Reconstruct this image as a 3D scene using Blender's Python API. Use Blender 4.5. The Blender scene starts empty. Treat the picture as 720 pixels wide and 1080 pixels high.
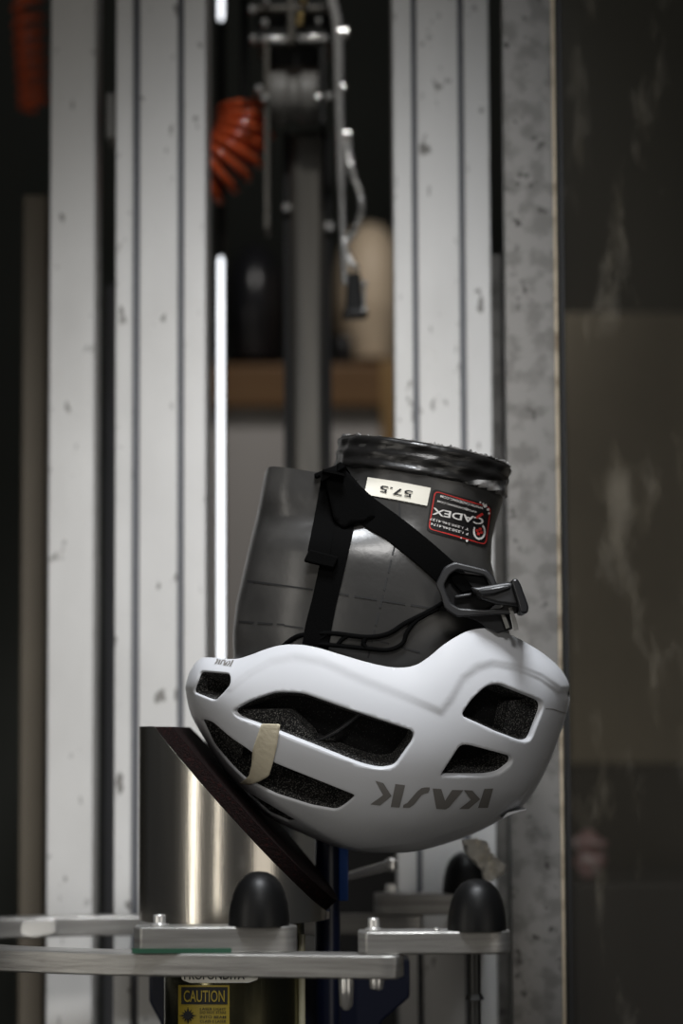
import bpy, bmesh, math, random
import numpy as np
from mathutils import Vector, Matrix
from mathutils.geometry import delaunay_2d_cdt
from mathutils.bvhtree import BVHTree

random.seed(7)
rng = np.random.default_rng(7)
S = bpy.context.scene
COL = S.collection
PI = math.pi
R = math.radians

# ------------------------------------------------------------------ camera
F = 2700.0                       # focal length in pixels of the 720x1080 frame
PITCH, ROLL = R(5.0), R(0.26)
CAM = Vector((0, 0, 1.2))
fw = Vector((0, math.cos(PITCH), math.sin(PITCH)))
r0 = Vector((1, 0, 0)); u0 = Vector((0, -math.sin(PITCH), math.cos(PITCH)))
rt = r0 * math.cos(ROLL) - u0 * math.sin(ROLL)
up = u0 * math.cos(ROLL) + r0 * math.sin(ROLL)
cd = bpy.data.cameras.new('camera'); cam = bpy.data.objects.new('camera', cd); COL.objects.link(cam)
cam.matrix_world = Matrix(((rt.x, up.x, -fw.x, CAM.x), (rt.y, up.y, -fw.y, CAM.y), (rt.z, up.z, -fw.z, CAM.z), (0, 0, 0, 1)))
cd.sensor_fit = 'VERTICAL'; cd.sensor_height = 36.0; cd.lens = F / 1080 * 36
cd.clip_start = 0.05; cd.clip_end = 50
cd.dof.use_dof = True; cd.dof.focus_distance = 1.92; cd.dof.aperture_fstop = 2.8
S.camera = cam

# ------------------------------------------------------------------ world, lights, exposure
w = bpy.data.worlds.new('world'); S.world = w; w.use_nodes = True
w.node_tree.nodes['Background'].inputs[0].default_value = (0.75, 0.85, 1.0, 1)
w.node_tree.nodes['Background'].inputs[1].default_value = 0.012
S.view_settings.view_transform = 'Standard'; S.view_settings.look = 'None'
S.view_settings.gamma = 1; S.view_settings.use_curve_mapping = False
S.view_settings.exposure = 0.0

def area(name, loc, target, size, energy, color=(1, 1, 1), size_y=None, spread=180):
    l = bpy.data.lights.new(name, 'AREA'); l.energy = energy; l.color = color; l.size = size
    if size_y: l.shape = 'RECTANGLE'; l.size_y = size_y
    l.spread = R(spread)
    o = bpy.data.objects.new(name, l); COL.objects.link(o); o.location = loc
    o.rotation_euler = (Vector(target) - Vector(loc)).to_track_quat('-Z', 'Y').to_euler()
    return o
def spot(name, loc, target, angle, blend, energy, color=(1, 1, 1), radius=.1):
    l = bpy.data.lights.new(name, 'SPOT'); l.energy = energy; l.color = color
    l.spot_size = R(angle); l.spot_blend = blend; l.shadow_soft_size = radius
    o = bpy.data.objects.new(name, l); COL.objects.link(o); o.location = loc
    o.rotation_euler = (Vector(target) - Vector(loc)).to_track_quat('-Z', 'Y').to_euler()
    return o
spot('key_spot', (0.15, 0.35, 2.35), (-0.07, 2.10, 1.35), 25, 1.0, 65, (1.0, 0.98, 0.96), .16)
area('top_light', (0.05, 1.35, 2.55), (0.0, 2.0, 1.25), .4, 2.3, (.93, .96, 1.0), .3, 50)
spot('pulley_spot', (-.02, 1.85, 2.5), (-.035, 2.42, 1.80), 17, 1.0, 14, (1, .98, .95), .03)  # extra spot added to brighten the pulley
spot('back_spot', (0.1, 2.5, 2.55), (0.0, 3.3, 1.55), 44, 1.0, 26, (1, .96, .92), .1)
area('left_strip', (-1.15, 1.0, 1.15), (-.1, 2.0, 1.15), .16, 2.6, (1, .95, .86), 1.0)
area('front_strip', (-.66, .2, 1.05), (-.08, 2.0, 1.1), .10, 1.3, (1, .95, .86), .9)
area('right_fill', (1.0, .5, 1.0), (-.08, 2.0, 1.1), .8, 2.2, (1, .94, .85), .9)

# ------------------------------------------------------------------ projection helpers
def P(px, py, Y):
    d = fw + rt * ((px - 360) / F) + up * ((540 - py) / F)
    return CAM + d * (Y / d.y)
FWn, RTn, UPn, CAMn = map(np.array, (fw, rt, up, CAM))
def PN(px, py, Y):
    d = FWn + RTn * ((px - 360) / F)[:, None] + UPn * ((540 - py) / F)[:, None]
    return CAMn + d * (Y / d[:, 1])[:, None]
def ray(px, py):
    return (fw + rt * ((px - 360) / F) + up * ((540 - py) / F)).normalized()
def mm(Y): return Y / F          # metres per pixel at depth Y

# ------------------------------------------------------------------ materials
MATS = {}
def mat(name, col, rough=.5, metal=0., var=None, bump=None, emit=None, spec=None, coat=0., spots=None, stretch=(1, 1, 1)):
    """var=(colour2, scale, lo, hi) noise mix; bump=(strength, scale); spots=(colour, scale, lo, hi) second mix"""
    if name in MATS: return MATS[name]
    m = bpy.data.materials.new(name); m.use_nodes = True
    nt = m.node_tree; N = nt.nodes; L = nt.links
    b = N['Principled BSDF']
    b.inputs['Base Color'].default_value = (*col, 1); b.inputs['Roughness'].default_value = rough
    b.inputs['Metallic'].default_value = metal
    if spec is not None: b.inputs['Specular IOR Level'].default_value = spec
    b.inputs['Coat Weight'].default_value = coat; b.inputs['Coat Roughness'].default_value = .15
    if emit: b.inputs['Emission Color'].default_value = (*emit[0], 1); b.inputs['Emission Strength'].default_value = emit[1]
    if var or bump or spots:
        tc = N.new('ShaderNodeTexCoord'); mp = N.new('ShaderNodeMapping'); mp.inputs['Scale'].default_value = stretch
        L.new(tc.outputs['Object'], mp.inputs['Vector'])
    last = None
    for v in (var, spots):
        if not v: continue
        no = N.new('ShaderNodeTexNoise'); no.inputs['Scale'].default_value = v[1]; no.inputs['Detail'].default_value = 5
        L.new(mp.outputs[0], no.inputs['Vector'])
        cr = N.new('ShaderNodeMapRange'); cr.inputs[1].default_value = v[2]; cr.inputs[2].default_value = v[3]
        L.new(no.outputs['Fac'], cr.inputs[0])
        mx = N.new('ShaderNodeMix'); mx.data_type = 'RGBA'
        L.new(cr.outputs[0], mx.inputs[0])
        if last: L.new(last, mx.inputs[6])
        else: mx.inputs[6].default_value = (*col, 1)
        mx.inputs[7].default_value = (*v[0], 1)
        last = mx.outputs[2]
    if last: L.new(last, b.inputs['Base Color'])
    if bump:
        nb = N.new('ShaderNodeTexNoise'); nb.inputs['Scale'].default_value = bump[1]; nb.inputs['Detail'].default_value = 4
        L.new(mp.outputs[0], nb.inputs['Vector'])
        bp = N.new('ShaderNodeBump'); bp.inputs['Strength'].default_value = bump[0]; bp.inputs['Distance'].default_value = .002
        L.new(nb.outputs['Fac'], bp.inputs['Height']); L.new(bp.outputs[0], b.inputs['Normal'])
    MATS[name] = m
    return m
M_white = mat('matte_white_shell', (.585, .595, .62), .42, spec=.35)
M_foam = mat('speckled_black_foam', (.010, .010, .010), .9, var=((.15, .145, .135), 900, .53, .64), bump=(.5, 700), spec=.2)
M_channel = mat('shade_dark_foam', (.006, .006, .006), .95, var=((.035, .034, .033), 800, .60, .68), spec=.1)  # liner foam again, with the shade deep in the vents put into its colour
M_rubber = mat('grey_headform_rubber', (.029, .028, .0265), .30, var=((.066, .063, .059), 12, .45, .72), bump=(.05, 260), spec=.55)
M_ink = mat('black_ink', (.008, .008, .008), .7)
M_strap = mat('black_webbing', (.003, .003, .003), 1., bump=(.2, 900), spec=.02)
M_plastic = mat('black_plastic', (.012, .012, .013), .32, spec=.5)
M_greyplastic = mat('dark_grey_plastic', (.014, .014, .015), .42)
M_vinyl = mat('black_vinyl_tape', (.009, .0085, .008), .30, bump=(.45, 60), stretch=(1, 1, 2.5))
M_silver = mat('worn_silver_tape', (.40, .39, .38), .32, .2, var=((.06, .06, .06), 60, .42, .6), bump=(.6, 130))
M_logo = mat('grey_lettering', (.19, .18, .17), .45)
M_paper = mat('off_white_sticker', (.72, .69, .60), .6)
M_masking = mat('cream_masking_tape', (.62, .56, .42), .7, bump=(.3, 220))
M_red = mat('red_print', (.42, .025, .02), .5)
M_stickblack = mat('black_sticker', (.010, .009, .009), .4)
M_stickwhite = mat('white_print', (.62, .60, .57), .6)
M_alu = mat('anodised_aluminium', (.74, .73, .71), .5, .2, var=((.60, .59, .57), 7, .45, .7), spots=((.24, .23, .215), 70, .64, .69), stretch=(1, 1, .55))
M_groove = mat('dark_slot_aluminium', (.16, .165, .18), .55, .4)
M_zinc = mat('mottled_zinc', (.25, .24, .225), .5, .3, var=((.17, .162, .15), 60, .46, .6), spots=((.06, .055, .05), 75, .63, .70))
M_edge = mat('raw_cut_edge', (.80, .68, .50), .5, .2, var=((.35, .27, .18), 60, .5, .7))
M_steel = mat('polished_steel', (.62, .58, .51), .22, .95, var=((.45, .42, .37), 9, .4, .7), bump=(.03, 60), stretch=(6, 6, .4))
M_brass = mat('olive_anodised_tube', (.20, .185, .11), .22, 1., bump=(.04, 40), stretch=(5, 5, .4))
M_plate = mat('brushed_aluminium', (.41, .40, .38), .36, .65, var=((.29, .28, .265), 40, .4, .65), bump=(.25, 240), stretch=(.25, .25, 6))
M_bolt = mat('bright_bolt_steel', (.82, .81, .79), .22, .7)
M_pad = mat('dark_red_abrasive', (.0065, .003, .0028), .85, var=((.022, .006, .0055), 400, .55, .7), bump=(.6, 700), spec=.12)
M_bumper = mat('black_bumper_rubber', (.006, .006, .006), .42, bump=(.1, 90), spec=.3)
M_green = mat('green_tape', (.02, .09, .05), .6)
M_navy = mat('navy_enamel', (.006, .010, .032), .35)
M_blue = mat('blue_enamel', (.02, .09, .38), .35)
M_yellow = mat('dull_yellow_print', (.26, .19, .015), .5)
M_orange = mat('orange_hose_plastic', (.80, .14, .045), .14, spec=.8)
M_dark = mat('dark_painted_steel', (.018, .018, .017), .4, .2)
M_mast = mat('dull_steel_tube', (.15, .14, .122), .42, .6, stretch=(4, 4, .3), var=((.09, .087, .08), 12, .4, .7))
M_pulley = mat('grey_nylon', (.18, .176, .165), .5)
M_gold = mat('yellow_zinc_screw', (.75, .56, .25), .28, 1.)
M_wood = mat('brown_wood', (.14, .07, .021), .55, var=((.11, .052, .014), 9, .35, .7), stretch=(.4, 4, 8))
M_tan = mat('tan_wood', (.28, .17, .06), .55, var=((.2, .115, .04), 9, .35, .7), stretch=(8, 4, .4))
M_greypanel = mat('grey_laminate', (.40, .38, .365), .6)
M_browngrey = mat('beige_board', (.62, .565, .47), .6, var=((.45, .405, .33), 5, .35, .7))
M_beige = mat('beige_vinyl', (.62, .50, .36), .55)
M_blackform = mat('black_gloss', (.012, .012, .014), .3)
M_wall = mat('dark_wall', (.13, .14, .125), .85, var=((.10, .108, .097), 3, .3, .7))
M_floor = mat('dark_concrete', (.07, .068, .064), .8, var=((.045, .044, .042), 6, .3, .7))
M_lamp = mat('lit_tube', (1, 1, 1), .5, emit=((.93, .96, 1.0), 2.2))
M_brownpost = mat('brown_painted_post', (.16, .138, .105), .5, .2, var=((.13, .11, .085), 6, .35, .7))
M_pink = mat('pink_plastic_film', (.30, .17, .20), .4, var=((.45, .40, .46), 90, .5, .6))
M_white_paper = mat('crumpled_white_paper', (.90, .87, .80), .7)

def mat_sheet():
    m = bpy.data.materials.new('scratched_clear_sheet'); m.use_nodes = True
    nt = m.node_tree; N = nt.nodes; L = nt.links
    out = N['Material Output']; N.remove(N['Principled BSDF'])
    tr = N.new('ShaderNodeBsdfTransparent'); tr.inputs[0].default_value = (.86, .84, .79, 1)
    gl = N.new('ShaderNodeBsdfGlossy'); gl.inputs['Roughness'].default_value = .12; gl.inputs['Color'].default_value = (.8, .8, .8, 1)
    df = N.new('ShaderNodeBsdfDiffuse'); df.inputs[0].default_value = (.62, .56, .46, 1)
    tc = N.new('ShaderNodeTexCoord'); mp = N.new('ShaderNodeMapping'); mp.inputs['Scale'].default_value = (1, 1, .35); mp.inputs['Rotation'].default_value = (0, .25, 0)
    L.new(tc.outputs['Object'], mp.inputs[0])
    n1 = N.new('ShaderNodeTexNoise'); n1.inputs['Scale'].default_value = 26; n1.inputs['Detail'].default_value = 6; n1.inputs['Roughness'].default_value = .62
    L.new(mp.outputs[0], n1.inputs[0])
    r1 = N.new('ShaderNodeMapRange'); r1.inputs[1].default_value = .56; r1.inputs[2].default_value = .80; r1.inputs[3].default_value = .018; r1.inputs[4].default_value = .16
    L.new(n1.outputs['Fac'], r1.inputs[0])
    m1 = N.new('ShaderNodeMixShader'); m1.inputs[0].default_value = .05; L.new(tr.outputs[0], m1.inputs[1]); L.new(gl.outputs[0], m1.inputs[2])
    m2 = N.new('ShaderNodeMixShader'); L.new(r1.outputs[0], m2.inputs[0]); L.new(m1.outputs[0], m2.inputs[1]); L.new(df.outputs[0], m2.inputs[2])
    L.new(m2.outputs[0], out.inputs[0])
    return m
M_sheet = mat_sheet()

# ------------------------------------------------------------------ object helpers
ROOT = {}
def thing(name, loc, label, cat, group=None):
    o = bpy.data.objects.new(name, None); COL.objects.link(o); o.location = loc
    o.empty_display_size = .05
    o['label'] = label; o['category'] = cat
    if group: o['group'] = group
    ROOT[o] = Vector(loc)
    return o
def obj(name, bm, m, parent=None, label=None, cat=None, kind=None, group=None, smooth=True, origin=None, bevel=0, segs=2, autosm=40, normals=True):
    """link a bmesh given in world coordinates as one mesh object"""
    if normals: bmesh.ops.recalc_face_normals(bm, faces=bm.faces[:])
    me = bpy.data.meshes.new(name)
    if parent is not None: base = ROOT[parent]
    elif origin is not None: base = Vector(origin)
    else:
        xs = [v.co for v in bm.verts]
        base = Vector(((min(v.x for v in xs) + max(v.x for v in xs)) / 2, (min(v.y for v in xs) + max(v.y for v in xs)) / 2, min(v.z for v in xs)))
    bmesh.ops.translate(bm, vec=-base, verts=bm.verts[:])
    bm.to_mesh(me); bm.free()
    o = bpy.data.objects.new(name, me); COL.objects.link(o)
    if m: me.materials.append(m)
    if parent is not None: o.parent = parent
    else: o.location = base
    ROOT[o] = base
    if smooth:
        me.polygons.foreach_set('use_smooth', [True] * len(me.polygons))
        if autosm: me.set_sharp_from_angle(angle=R(autosm))
    if bevel:
        b = o.modifiers.new('bevel', 'BEVEL'); b.width = bevel; b.segments = segs; b.limit_method = 'ANGLE'; b.angle_limit = R(35)
    if label: o['label'] = label
    if cat: o['category'] = cat
    if kind: o['kind'] = kind
    if group: o['group'] = group
    return o
def NB(): return bmesh.new()
def add_box(bm, x0, x1, y0, y1, z0, z1):
    vs = [bm.verts.new((x, y, z)) for z in (z0, z1) for y in (y0, y1) for x in (x0, x1)]
    for f in ((0, 1, 3, 2), (4, 6, 7, 5), (0, 4, 5, 1), (1, 5, 7, 3), (3, 7, 6, 2), (2, 6, 4, 0)): bm.faces.new([vs[i] for i in f])
    return bm
def add_prism_pts(bm, pts, vec):
    a = [bm.verts.new(p) for p in pts]; b = [bm.verts.new(p + vec) for p in pts]
    n = len(a)
    bm.faces.new(a); bm.faces.new(b[::-1])
    for i in range(n): bm.faces.new((a[i], b[i], b[(i + 1) % n], a[(i + 1) % n]))
    return bm
def add_prism(bm, poly, Y, depth):
    """polygon seen in the frame, standing at depth Y and 'depth' metres thick"""
    return add_prism_pts(bm, [P(x, y, Y) for x, y in poly], Vector((0, depth, 0)))
def add_tube(bm, pts, rad, seg=12, cap=True):
    pts = [Vector(p) for p in pts]; rings = []
    n = len(pts); rads = rad if isinstance(rad, (list, tuple)) else [rad] * n
    t0 = (pts[1] - pts[0]).normalized()
    nrm = t0.orthogonal().normalized()
    for i, p in enumerate(pts):
        t = (pts[min(i + 1, n - 1)] - pts[max(i - 1, 0)]).normalized()
        nrm = (nrm - t * nrm.dot(t)).normalized(); bn = t.cross(nrm)
        rings.append([bm.verts.new(p + (nrm * math.cos(a) + bn * math.sin(a)) * rads[i]) for a in (2 * PI * k / seg for k in range(seg))])
    for a, b in zip(rings, rings[1:]):
        for k in range(seg): bm.faces.new((a[k], a[(k + 1) % seg], b[(k + 1) % seg], b[k]))
    if cap: bm.faces.new(rings[0][::-1]); bm.faces.new(rings[-1])
    return bm
def add_lathe(bm, c, prof, seg=40, axis='Z'):
    """prof: list of (radius, height) from bottom to top about the axis through c"""
    c = Vector(c); rings = []
    for r, h in prof:
        if r < 1e-6: r = 1e-5
        ring = []
        for k in range(seg):
            a = 2 * PI * k / seg; x, y = r * math.cos(a), r * math.sin(a)
            ring.append(bm.verts.new(c + (Vector((x, y, h)) if axis == 'Z' else Vector((x, h, y)) if axis == 'Y' else Vector((h, x, y)))))
        rings.append(ring)
    for a, b in zip(rings, rings[1:]):
        for k in range(seg): bm.faces.new((a[k], a[(k + 1) % seg], b[(k + 1) % seg], b[k]))
    bm.faces.new(rings[0][::-1]); bm.faces.new(rings[-1])
    return bm
def smooth_path(pts, n=8):
    pts = [Vector(p) for p in pts]; out = []
    for i in range(len(pts) - 1):
        p0, p1, p2, p3 = pts[max(i - 1, 0)], pts[i], pts[i + 1], pts[min(i + 2, len(pts) - 1)]
        for k in range(n):
            t = k / n
            out.append(.5 * ((2 * p1) + (p2 - p0) * t + (2 * p0 - 5 * p1 + 4 * p2 - p3) * t * t + (3 * p1 - p0 - 3 * p2 + p3) * t ** 3))
    out.append(pts[-1]); return out
def round_poly(pts, r, n=5, step=None):
    pts = [np.array(p, float) for p in pts]; N = len(pts); out = []
    for i in range(N):
        p, a, b = pts[i], pts[i - 1], pts[(i + 1) % N]
        da, db = a - p, b - p; la, lb = np.linalg.norm(da), np.linalg.norm(db)
        ra, rb = min(r, la * .45), min(r, lb * .45)
        s, e = p + da / la * ra, p + db / lb * rb
        for k in range(n + 1):
            t = k / n; out.append((1 - t) ** 2 * s + 2 * t * (1 - t) * p + t * t * e)
    if step:
        res = []
        for i in range(len(out)):
            a, b = out[i], out[(i + 1) % len(out)]; m = max(1, int(round(np.linalg.norm(b - a) / step)))
            for k in range(m): res.append(a + (b - a) * k / m)
        out = res
    return np.array(out)
def in_poly(q, poly):
    x, y = q[:, 0], q[:, 1]; ins = np.zeros(len(q), bool); n = len(poly)
    for i in range(n):
        x1, y1 = poly[i - 1]; x2, y2 = poly[i]
        if y1 == y2: continue
        c = ((y1 > y) != (y2 > y)) & (x < (x2 - x1) * (y - y1) / (y2 - y1) + x1)
        ins ^= c
    return ins
def line_dist(q, pl):
    d = np.full(len(q), 1e9)
    for a, b in zip(pl, pl[1:]):
        a, b = np.array(a, float), np.array(b, float); ab = b - a
        t = np.clip(((q - a) @ ab) / max(ab @ ab, 1e-12), 0, 1)
        d = np.minimum(d, np.linalg.norm(q - (a + t[:, None] * ab), axis=1))
    return d
def sstep(x): x = np.clip(x, 0, 1); return x * x * (3 - 2 * x)

# decals: flat prints and stickers lying on a surface
def tri_poly(poly, step=3.5):
    poly = np.array(poly, float); o = []
    for i in range(len(poly)):
        a, b = poly[i], poly[(i + 1) % len(poly)]; m = max(1, int(math.ceil(np.linalg.norm(b - a) / (step * 1.3))))
        o += [a + (b - a) * k / m for k in range(m)]
    poly = np.array(o)
    x0, y0 = poly.min(0); x1, y1 = poly.max(0)
    g = np.array([(x, y) for x in np.arange(x0 + step / 2, x1, step) for y in np.arange(y0 + step / 2, y1, step)]).reshape(-1, 2)
    if len(g):
        g = g[in_poly(g, poly)]
        if len(g): g = g[line_dist(g, list(poly) + [poly[0]]) > step * .35]
    vs = [Vector(p) for p in poly] + [Vector(p) for p in g]
    n = len(poly)
    v, e, f, *_ = delaunay_2d_cdt(vs, [], [list(range(n))], 1, 1e-5)
    return np.array([tuple(a) for a in v]), f
def project(q, bvh, lift):
    out = []; last = 1.92
    for x, y in q:
        d = ray(x, y); hit, nrm, i, dist = bvh.ray_cast(CAM, d)
        if hit is None: out.append(P(x, y, last)); continue
        last = hit.y
        if nrm.dot(d) > 0: nrm = -nrm
        out.append(hit + nrm * lift)
    return out
def decal(bm, poly, bvh, lift=.0005, step=3.5):
    v, f = tri_poly(poly, step)
    vs = [bm.verts.new(p) for p in project(v, bvh, lift)]
    for t in f:
        try: bm.faces.new([vs[i] for i in t])
        except ValueError: pass
    return bm
def text_px(body, bold=0.):
    c = bpy.data.curves.new('t', 'FONT'); c.body = body; c.align_x = 'CENTER'; c.align_y = 'CENTER'; c.offset = bold; c.resolution_u = 3
    o = bpy.data.objects.new('t', c); COL.objects.link(o)
    me = bpy.data.meshes.new_from_object(o.evaluated_get(bpy.context.evaluated_depsgraph_get()))
    v = np.array([tuple(a.co)[:2] for a in me.vertices]); f = [list(p.vertices) for p in me.polygons]
    bpy.data.objects.remove(o); bpy.data.curves.remove(c); bpy.data.meshes.remove(me)
    return v, f
def decal_text(bm, body, centre, ang, height, bvh, lift=.0008, width=None, bold=0.):
    """ang: direction of reading in the frame, in degrees (180 = upside down)"""
    v, f = text_px(body, bold)
    v = v - (v.max(0) + v.min(0)) / 2
    ext = v.max(0) - v.min(0)
    sy = height / ext[1]; sx = (width / ext[0]) if width else sy
    v = v * np.array([sx, sy]); a = R(ang)
    q = np.stack([centre[0] + v[:, 0] * math.cos(a) + v[:, 1] * math.sin(a), centre[1] + v[:, 0] * math.sin(a) - v[:, 1] * math.cos(a)], 1)
    vs = [bm.verts.new(p) for p in project(q, bvh, lift)]
    for t in f:
        try: bm.faces.new([vs[i] for i in t])
        except ValueError: pass
    return bm
def bvh_of(bm):
    bm.normal_update(); return BVHTree.FromBMesh(bm)

# ================================================================== SETTING
bm = add_box(NB(), -2.5, 2.5, -1.0, 4.2, -.1, 0); obj('floor', bm, M_floor, kind='structure')
bm = add_box(NB(), -2.5, 2.5, 4.0, 4.15, 0, 3.2); obj('wall_back', bm, M_wall, kind='structure')

# ------------------------------------------------------------------ aluminium columns
ZT = 2.62
def profile_column(name, segs, Y, depth, label, sidepx=None):
    """segs: list of (x0, x1) of the front lands at depth Y; slots between are sunk"""
    yref = 540
    x0 = P(segs[0][0], yref, Y).x; x1 = P(segs[-1][1], yref, Y).x
    t = thing(name, ((x0 + x1) / 2, Y + depth / 2, 0), label, 'metal column', 'vertical columns of the drop tower')
    xs = [(P(a, yref, Y).x, P(b, yref, Y).x) for a, b in segs]
    poly = []
    sl = .011; lip = .0025
    for i, (a, b) in enumerate(xs):
        poly += [(a, Y), (b, Y)]
        if i < len(xs) - 1:
            c = xs[i + 1][0]
            poly += [(b, Y + sl), (c, Y + sl)]
    poly += [(x1, Y + depth), (x0, Y + depth)]
    bm = add_prism_pts(NB(), [Vector((x, y, 0)) for x, y in poly], Vector((0, 0, ZT)))
    obj('extrusion', bm, M_alu, t, bevel=.0012)
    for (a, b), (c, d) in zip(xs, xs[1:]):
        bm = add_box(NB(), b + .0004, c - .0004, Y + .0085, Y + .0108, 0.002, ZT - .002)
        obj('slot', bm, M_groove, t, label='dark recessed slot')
    bm = add_box(NB(), x0 - .004, x1 + .004, Y - .003, Y + depth + .003, -.0, .012)
    obj('foot_plate', bm, M_dark, t, bevel=.001)
    return t
profile_column('aluminium_column', [(51, 99)], 2.30, .06, 'plain aluminium column without slots, left of the broad slotted one')
profile_column('aluminium_column', [(121, 139), (146.5, 187), (193.5, 217)], 2.265, .09, 'broad slotted aluminium column at the left behind the cut steel cylinder')
profile_column('aluminium_column', [(417, 437), (442.5, 487), (493, 520)], 2.26, .07, 'slotted aluminium column directly behind the upturned helmet')
# mottled plate beside it with a raw edge
x0, x1 = P(535, 540, 2.18).x, P(587.5, 540, 2.18).x
t = thing('zinc_plate', ((x0 + x1) / 2, 2.2, 0), 'mottled grey upright metal plate with a bright cut edge beside the clear sheet', 'metal plate', None)
bm = add_box(NB(), x0, x1, 2.18, 2.20, 0, ZT); obj('plate', bm, M_zinc, t, bevel=.001)
xe = P(593, 540, 2.18).x
bm = NB(); N_ = 60
for k in range(N_):
    z0, z1 = ZT * k / N_, ZT * (k + 1) / N_
    j = random.uniform(-.0006, .0006)
    add_box(bm, x1 - .0002, xe + j, 2.178, 2.199, z0, z1)
obj('cut_edge', bm, M_edge, t, smooth=False, label='bright raw cut edge')
x3 = P(521, 540, 2.24).x
bm = add_box(NB(), x3, P(531, 540, 2.30).x, 2.30, 2.32, 0, P(525, 268, 2.3).z)
obj('steel_strip', bm, M_zinc, label='narrow dull metal strip seen in the gap between slotted column and mottled plate', cat='metal strip')
# clear scratched sheet on the right
xs0 = P(597, 540, 2.14).x
t = thing('clear_sheet', (xs0 + .11, 2.14, 0), 'large scratched see-through guard sheet filling the right side', 'guard sheet')
bm = add_box(NB(), xs0, xs0 + .34, 2.14, 2.146, .02, ZT); obj('sheet', bm, M_sheet, t, smooth=False)
bm = add_box(NB(), P(593.6, 540, 2.14).x, P(597.6, 540, 2.14).x, 2.136, 2.17, 0, ZT); obj('edge_seal', bm, M_ink, t, smooth=False)
# brown post far left
bm = add_box(NB(), P(22, 540, 2.42).x, P(49, 540, 2.42).x, 2.42, 2.48, 0, P(30, 205, 2.42).z)
obj('brown_post', bm, M_brownpost, label='dull brown upright post at the far left behind the plain column', cat='post', bevel=.002)
bm = add_box(NB(), P(111, 540, 2.5).x, P(123, 540, 2.5).x, 2.5, 2.53, 0, P(30, 300, 2.5).z)
obj('grey_post', bm, M_groove, label='thin bluish grey post in the gap between the two left columns', cat='post', bevel=.001)
bm = add_box(NB(), P(112, 540, 2.3).x, P(121, 540, 2.265).x + .0002, 2.285, 2.335, P(30, 136, 2.25).z, P(30, 88, 2.25).z)
obj('small_bracket', bm, M_pulley, label='small grey bracket high in the gap between the two left columns', cat='bracket', bevel=.002)

# ------------------------------------------------------------------ lit tubes
def lamp(py0, py1, label):
    a = P(233, py1, 2.55); b = P(232.5, py0, 2.55); r = 2.6 * mm(2.55)
    t = thing('light_tube', (a.x, a.y, a.z), label, 'light', 'white light tubes')
    h = b.z - a.z
    obj('tube', add_lathe(NB(), a, [(r * .5, 0), (r, .002), (r, h - .002), (r * .5, h)], 20), M_lamp, t, label='lit white tube')
    obj('cap', add_lathe(NB(), a, [(r * 1.1, -.012), (r * 1.1, 0)], 20), M_dark, t)
    obj('cap', add_lathe(NB(), a, [(r * 1.1, h), (r * 1.1, h + .012)], 20), M_dark, t)
lamp(271, 880, 'long lit white tube running down beside the broad left column')
lamp(-200, 22, 'lit white tube at the top edge beside the broad left column, only its end showing')

bm = add_box(NB(), P(228.5, 540, 2.55).x, P(237, 540, 2.55).x, 2.5526, 2.57, 0, 2.62)
obj('lamp_batten', bm, M_dark, label='black upright batten carrying the white light tubes', cat='batten', bevel=.001)
bm = add_box(NB(), -.6, .6, 2.17, 2.95, 2.62, 2.68)
obj('top_beam', bm, M_dark, kind='structure', bevel=.003)

# ------------------------------------------------------------------ background bench, board, forms
YB = 3.25
bx0, bx1 = P(150, 400, YB).x, P(419, 400, YB).x
zt, zb = P(300, 384, YB).z, P(300, 430, YB).z
t = thing('wooden_bench', ((bx0 + bx1) / 2, YB + .2, 0), 'blurred brown wooden bench with grey panels behind the mast', 'bench')
obj('bench_top', add_box(NB(), bx0, bx1, YB, YB + .45, zb, zt), M_wood, t, bevel=.004)
zq = P(300, 705, YB).z
obj('added_dark_base', add_box(NB(), bx0 - .004, bx1 + .03, YB - .01, YB + .45, 0, zq), M_ink, t, bevel=.004, label='black box added to darken the lower bench')  # black box added so the bench's lower part stays dark
for xa in (bx0, P(402, 400, YB).x):
    obj('leg', add_box(NB(), xa, xa + .022, YB - .004, YB + .44, zq, zt + .004), M_tan, t, bevel=.003)
obj('front_panel', add_box(NB(), bx0 + .022, P(402, 400, YB).x, YB + .02, YB + .035, zq, zb), M_greypanel, t)
# rounded forms on the bench
def blob(name, px0, px1, py0, py1, Y, dep, m, label, cat, sq=2.3, parts=None):
    bm = NB(); c = P((px0 + px1) / 2, py1, Y); hw = (px1 - px0) / 2 * mm(Y); hh = (py1 - py0) * mm(Y)
    rings = []; n = 22; seg = 32
    for i in range(n + 1):
        v = i / n; e = abs(2 * v - 1.0)
        s = max(0., 1 - max(0., (v - .42) / .58) ** 2.4) ** .5 * (.82 + .18 * min(1, v / .35))
        s = max(s, .01)
        rings.append([bm.verts.new((c.x + hw * s * math.copysign(abs(math.cos(a)) ** (2 / sq), math.cos(a)), Y + dep * s * math.sin(a), c.z + hh * v)) for a in (2 * PI * k / seg for k in range(seg))])
    for a, b in zip(rings, rings[1:]):
        for k in range(seg): bm.faces.new((a[k], a[(k + 1) % seg], b[(k + 1) % seg], b[k]))
    bm.faces.new(rings[0][::-1]); bm.faces.new(rings[-1])
    return obj(name, bm, m, label=label, cat=cat)
blob('rounded_form', 352, 428, 232, 385.5, 3.42, .10, M_beige, 'blurred pale beige rounded form on the bench right of the mast', 'form')
blob('rounded_form', 236, 303, 255, 385.5, 3.42, .10, M_blackform, 'blurred black rounded form on the bench left of the mast', 'form')
blob('small_black_object', 352, 374, 350, 385.5, 3.31, .025, M_blackform, 'small black object on the bench below the hanging plug', 'object')
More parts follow.
